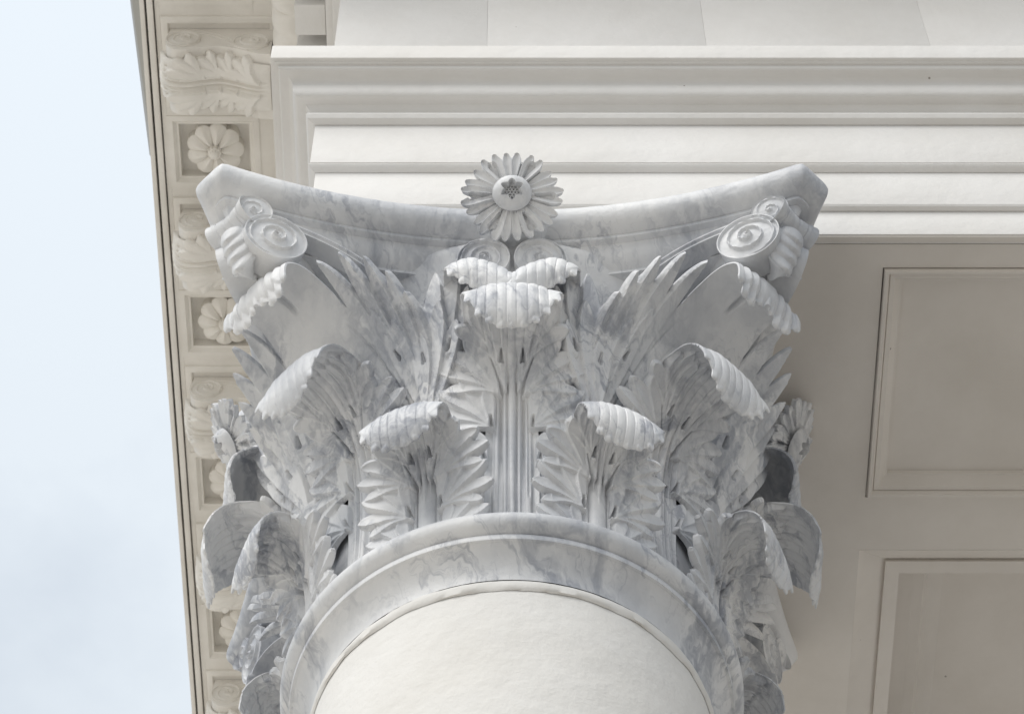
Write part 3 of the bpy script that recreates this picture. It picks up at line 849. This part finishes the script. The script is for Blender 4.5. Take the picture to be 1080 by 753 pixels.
# frames and rosettes
def flat_rosette(R=.098):
    n = 9; nr, na = 36, 180
    r = np.linspace(0, 1, nr); th = np.linspace(0, 2*math.pi, na, endpoint=False)
    RR, TH = np.meshgrid(r, th, indexing='ij')
    pet = np.abs(np.cos(TH*n/2)); edge = .86 + .14*pet**.7
    r_ = RR*edge
    H = .030*(1 - RR**3)*(.35 + .65*pet**.8)*np.clip(RR*3, .5, 1) + .006*np.cos(TH*n*2)*RR*(1-RR) 
    cb = np.clip(1 - (RR/.24)**2, 0, 1); H = np.where(RR < .24, .030 + .022*np.sqrt(cb), H)
    H = np.where((RR > .16) & (RR < .20), H - .006, H)
    X, Y = R*r_*np.cos(TH), R*r_*np.sin(TH)
    mb = MB(); mb.grid(np.swapaxes(np.stack([X, Y, -H - .012], -1), 0, 1), close_u=True)
    rim = np.stack([np.stack([X[-1], Y[-1], np.full(na, z)], -1) for z in (-.012, .03)], 1); mb.grid(rim, close_u=True)
    return mb.mesh(50)
ros_me = flat_rosette()
mbf = MB(); frame([(0,.0005),(.0,-.004),(.018,-.004),(.030,.012),(.036,.012),(.036,.060),(.05,.060)], -.155, .155, -.135, .135, mbf)
cof_me = mbf.mesh(25)
mbb = MB(); mbb.box(-.15,.15,-.13,.13,.0585,.07); cob_me = mbb.mesh(25)
for k in ks:
    y = Y1 + PIT*(k+.5)
    c = link('coffer_frame', cof_me, M_CARVED, cor, ((CX0+CX1)/2, y, 0))
    link('coffer_back', cob_me, M_CARVED, c)
    link('rosette', ros_me, M_CARVED, c, (0, 0, .030), rotz=.3*k)
# modillions
def modillion_body():
    # S-shaped side outline in (x, z): x from the wall (0) to the tip (-.345)
    top = [(0,-.002),(-.345,-.002)]
    low = catmull([(-.345,-.02),(-.352,-.07),(-.345,-.125),(-.318,-.160),(-.275,-.165),(-.225,-.148),(-.165,-.140),(-.10,-.165),(-.05,-.192),(0,-.20)], 60)
    out = [top[0], top[1]] + [tuple(p) for p in low]
    n = len(out); mb = MB(); hw = .118
    A = [(x, -hw, z) for x, z in out]; B = [(x, hw, z) for x, z in out]
    f = [(i, (i+1) % n, n+(i+1) % n, n+i) for i in range(n)]
    mb.add(A + B, f + [tuple(range(n))[::-1], tuple(range(n, 2*n))])
    return mb.mesh(35), low
mod_me, low = modillion_body()
def modillion_leaf():
    A = arclen(low); A_ = A[-1]
    Tn = np.gradient(low, A, axis=0); Tn /= np.linalg.norm(Tn, axis=1)[:,None]
    def surf(S, T):
        t = np.clip(A_ - T, 0, A_)
        x = np.interp(t, A, low[:,0]); z = np.interp(t, A, low[:,1])
        a = np.interp(t, A, Tn[:,0]); b = np.interp(t, A, Tn[:,1])
        return np.stack([x - (-b)*.0*S, S, z], -1) + np.stack([b, 0*b, -a], -1)*(.010 - .9*S*S)[..., None]
    fs = []
    for e in (.045,.115,.185,.255):
        fs += fan((.024, e), (14,40,68), (.092,.100,.090), .006, groove=.013)
    fs = sym(fs)
    cuts = []
    for sg in (-1, 1):
        cuts += [([(sg*.008,0),(sg*.010,A_-.06)], .005, .003, .003), ([(sg*.022,0),(sg*.024,A_-.12)], .004, .003, .003)]
        for x in (.03,.055,.08): cuts.append(([(sg*x*.7,A_-.14),(sg*x,A_-.02)], .010, .005, .005))
    S, T, sd, Hh = relief(fs, body_fn([0,.1,.3,A_-.05],[.08,.088,.088,.07]), [], -.115, .115, 0, A_, .003, body_h=.0, cuts=cuts)
    Hh = Hh*1.5; relief.back = np.clip(Hh*1.7, -.02, .02)
    # flip so that the normal points down and out
    v, f = blade(S, T, sd, Hh, surf, thick=.02, res=.003)
    return mesh_from(v, f, 40)
modleaf_me = modillion_leaf()
def side_scroll(R, hand):
    mb = spiral_disc(R, .01, turns=2.2, nr=22, na=60, hand=hand, dish=.010); return mb
mb = side_scroll(.056, 1); mb.v = [(p[0]-.292, p[1]-.118, p[2]-.088) for p in mb.v]
mb2 = side_scroll(.060, -1); mb.add([(p[0]-.066, p[1]-.118, p[2]-.108) for p in mb2.v], mb2.f)
# link wave between the two scrolls
path = catmull([(-.29,-.030),(-.22,-.040),(-.16,-.075),(-.12,-.120),(-.07,-.165)], 30)
P3 = np.stack([path[:,0], np.full(len(path), -.120), path[:,1]], -1)
strap(P3, None, (0,-1,0), np.full(len(path), .022), .012, mb)
sc_me = mb.mesh(40)
mbx = MB(); frame([(-.0,.001),(-.0,-.010),(.010,-.014),(.022,-.014),(.028,.0005)], -.375, .012, -.165, .165, mbx); mframe_me = mbx.mesh(25)
for k in range(-1, 7):
    y = Y1 + PIT*k
    m = link('scroll_bracket', mod_me, M_CARVED, cor, (XI - .012, y, 0))
    link('acanthus_leaf', modleaf_me, M_CARVED, m); link('side_scroll', sc_me, M_CARVED, m)
    link('bracket_frame', mframe_me, M_CARVED, m)
# bed mouldings against the frieze, with dentils and a leaf-carved roll
def bed(x0, x1, z0, z1, name, bevel=.004):
    mb = MB(); mb.box(x0, x1, -1.0, YB, z0, z1); link(name, mb.mesh(25, bevel), M_PAINT, cor)
bed(-.560, -.5155, -.48, -.30, 'bed_moulding'); bed(-.585, -.5605, -.43, -.30, 'bed_moulding')
y = -.98
k = 0
while y < 3.2:
    mb = MB(); mb.box(-.685, -.588, y, y+.105, -.40, -.22); link('dentil', mb.mesh(25, .004), M_PAINT, cor); y += .15
mb = MB()
P = []
for yy in np.arange(-1.0, 3.4, .006):
    w = math.cos(yy*2*math.pi/.16); e = .020*abs(w)**.6
    P.append([(-.69 - .085*math.sin(a)*1.0 - e*math.sin(2*a)*.5, yy, -.26 + .12*(1-math.cos(a)) - e*.9*math.sin(2*a)) for a in np.linspace(0, math.pi/2, 14)])
mb.grid(np.array(P)); link('leaf_moulding', mb.mesh(60), M_CARVED, cor)
bed(-.689, -.50, -.298, .0195, 'bed_core', .0); bed(-.779, -.69, -.135, .0192, 'bed_core', .0)
# front run of the cornice, its soffit and roof edge
mb = MB(); mb.box(XO+.006, XR, -1.24, -1.2015, -.004, .20); mb.box(XO+.01, XR, -1.2, -.56, .021, .06); mb.box(XO+.022, -.50, -.56, YB, .071, .11); mb.box(-.49, XR, -.55, YB, .021, .06); link('roof_deck', mb.mesh(25), M_CARVED, cor)
# metal gutter along the eave, its near length lapped over the next
mb = MB(); mb.add([(XO-.085,-1.2,.10),(XO+.004,-1.2,.06),(XO+.004,.40,.06),(XO-.012,.40,.10),(XO-.095,-1.2,.16),(XO-.018,.40,.16)], [(0,1,2,3),(4,0,3,5),(3,2,5),(0,4,1),(1,4,5,2)])
gut = empty('rain_gutter', (XO-.03, -.5, ZC+.1), 'short grey metal gutter length lapped along the upper end of the eave', 'gutter')
me = mb.mesh(25, off=(XO-.03, -.5, .1)); link('gutter_trough', me, M_GREY, gut)

# ------------------------------------------------------------------ ground, unseen bounce-cutting floor and rear wall
m, nt, b = nodes('pavement'); 
geo = nn(nt, 'ShaderNodeNewGeometry'); n = nn(nt, 'ShaderNodeTexNoise', Scale=.8, Detail=6.0); nt.links.new(geo.outputs['Position'], n.inputs['Vector'])
c = ramp(nt, n.outputs['Fac'], [(.3,(.58,.535,.47)),(.7,(.68,.63,.56))]); nt.links.new(c.outputs[0], b.inputs['Base Color']); b.inputs['Roughness'].default_value = .85
mb = MB(); mb.add([(-900,-900,0),(900,-900,0),(900,900,0),(-900,900,0)], [(0,1,2,3)])
g = link('ground', mb.mesh(30), m); g['kind'] = 'structure'
mb = MB(); mb.box(-2.6, 20, -26, 3.88, .002, .012); g = link('bounce_cut_floor', mb.mesh(30), paint_mat('bounce_cut_dark', (.25,.23,.205), pits=False, rough=.8)); g['kind'] = 'structure'  # unseen dark floor, run far forward to cut light bouncing up from below
mb = MB(); mb.box(-.4, 9, 3.9, 4.2, .01, ZE); w = link('porch_wall', mb.mesh(30), M_PAINT); w['label'] = 'plain white rear wall standing under the porch ceiling'; w['category'] = 'wall'

# ------------------------------------------------------------------ camera, light, sky
E_ = R_(59); F = 2950.0; dist = F/466; up = -(757-376.5)/F*dist
Vd = Vector((0, math.cos(E_), math.sin(E_))); Ud = Vector((0, -math.sin(E_), math.cos(E_)))
cam = bpy.data.cameras.new('camera'); co = bpy.data.objects.new('camera', cam); COL.objects.link(co)
co.location = -(Vd*dist + Ud*up) + Vector((0, 0, Z0))
co.rotation_euler = (R_(90) + E_, 0, 0)
cam.sensor_width = 36; cam.lens = F/1080*36; cam.clip_end = 3000
cam.dof.use_dof = True; cam.dof.focus_distance = 6.35; cam.dof.aperture_fstop = 14.0
scene.camera = co

SUN_EL, SUN_AZ = R_(52), R_(215)      # from behind the camera's left shoulder
w = bpy.data.worlds.new('World'); scene.world = w; w.use_nodes = True; nt = w.node_tree; L = nt.links.new
bg = nt.nodes['Background']
sky = nn(nt, 'ShaderNodeTexSky'); sky.sky_type = 'NISHITA'; sky.sun_disc = False; sky.sun_elevation = SUN_EL; sky.sun_rotation = SUN_AZ
sky.air_density = 1.0; sky.dust_density = 2.0; sky.ozone_density = 1.5
tc = nn(nt, 'ShaderNodeTexCoord')
mpn = nn(nt, 'ShaderNodeMapping'); mpn.inputs['Scale'].default_value = (1.2, 1.2, 1.8); L(tc.outputs['Generated'], mpn.inputs['Vector'])
n = nn(nt, 'ShaderNodeTexNoise', Scale=2.2, Detail=7.0, Roughness=.55); L(mpn.outputs[0], n.inputs['Vector'])
cr = ramp(nt, n.outputs['Fac'], [(.36,(.60,.60,.60)),(.60,(1,1,1))])
mx = nn(nt, 'ShaderNodeMix', data_type='RGBA'); L(cr.outputs[0], mx.inputs['Factor']); L(sky.outputs[0], mx.inputs['A']); mx.inputs['B'].default_value = (5.5, 5.98, 6.45, 1)
sx = nn(nt, 'ShaderNodeSeparateXYZ'); L(tc.outputs['Generated'], sx.inputs[0])
mr = nn(nt, 'ShaderNodeMapRange'); L(sx.outputs['Z'], mr.inputs['Value'])
mr.inputs['From Min'].default_value = 0; mr.inputs['From Max'].default_value = .9; mr.inputs['To Min'].default_value = .42; mr.inputs['To Max'].default_value = 1.0
sc_ = nn(nt, 'ShaderNodeVectorMath', operation='SCALE'); L(mx.outputs['Result'], sc_.inputs[0]); L(mr.outputs[0], sc_.inputs['Scale'])
L(sc_.outputs[0], bg.inputs['Color']); bg.inputs['Strength'].default_value = .10
sl = bpy.data.lights.new('sun', 'SUN'); sl.energy = 1.5; sl.angle = R_(40); sl.color = (1, .97, .92)
so = bpy.data.objects.new('sun', sl); COL.objects.link(so)
d = Vector((math.sin(SUN_AZ)*math.cos(SUN_EL), math.cos(SUN_AZ)*math.cos(SUN_EL), math.sin(SUN_EL)))
so.rotation_euler = d.to_track_quat('Z', 'Y').to_euler(); so.location = (0, -5, 20)

scene.view_settings.view_transform = 'Standard'; scene.view_settings.look = 'None'
scene.view_settings.exposure = 0.62; scene.view_settings.gamma = 1.0; scene.view_settings.use_curve_mapping = False
scene.cycles.max_bounces = 8; scene.cycles.diffuse_bounces = 5
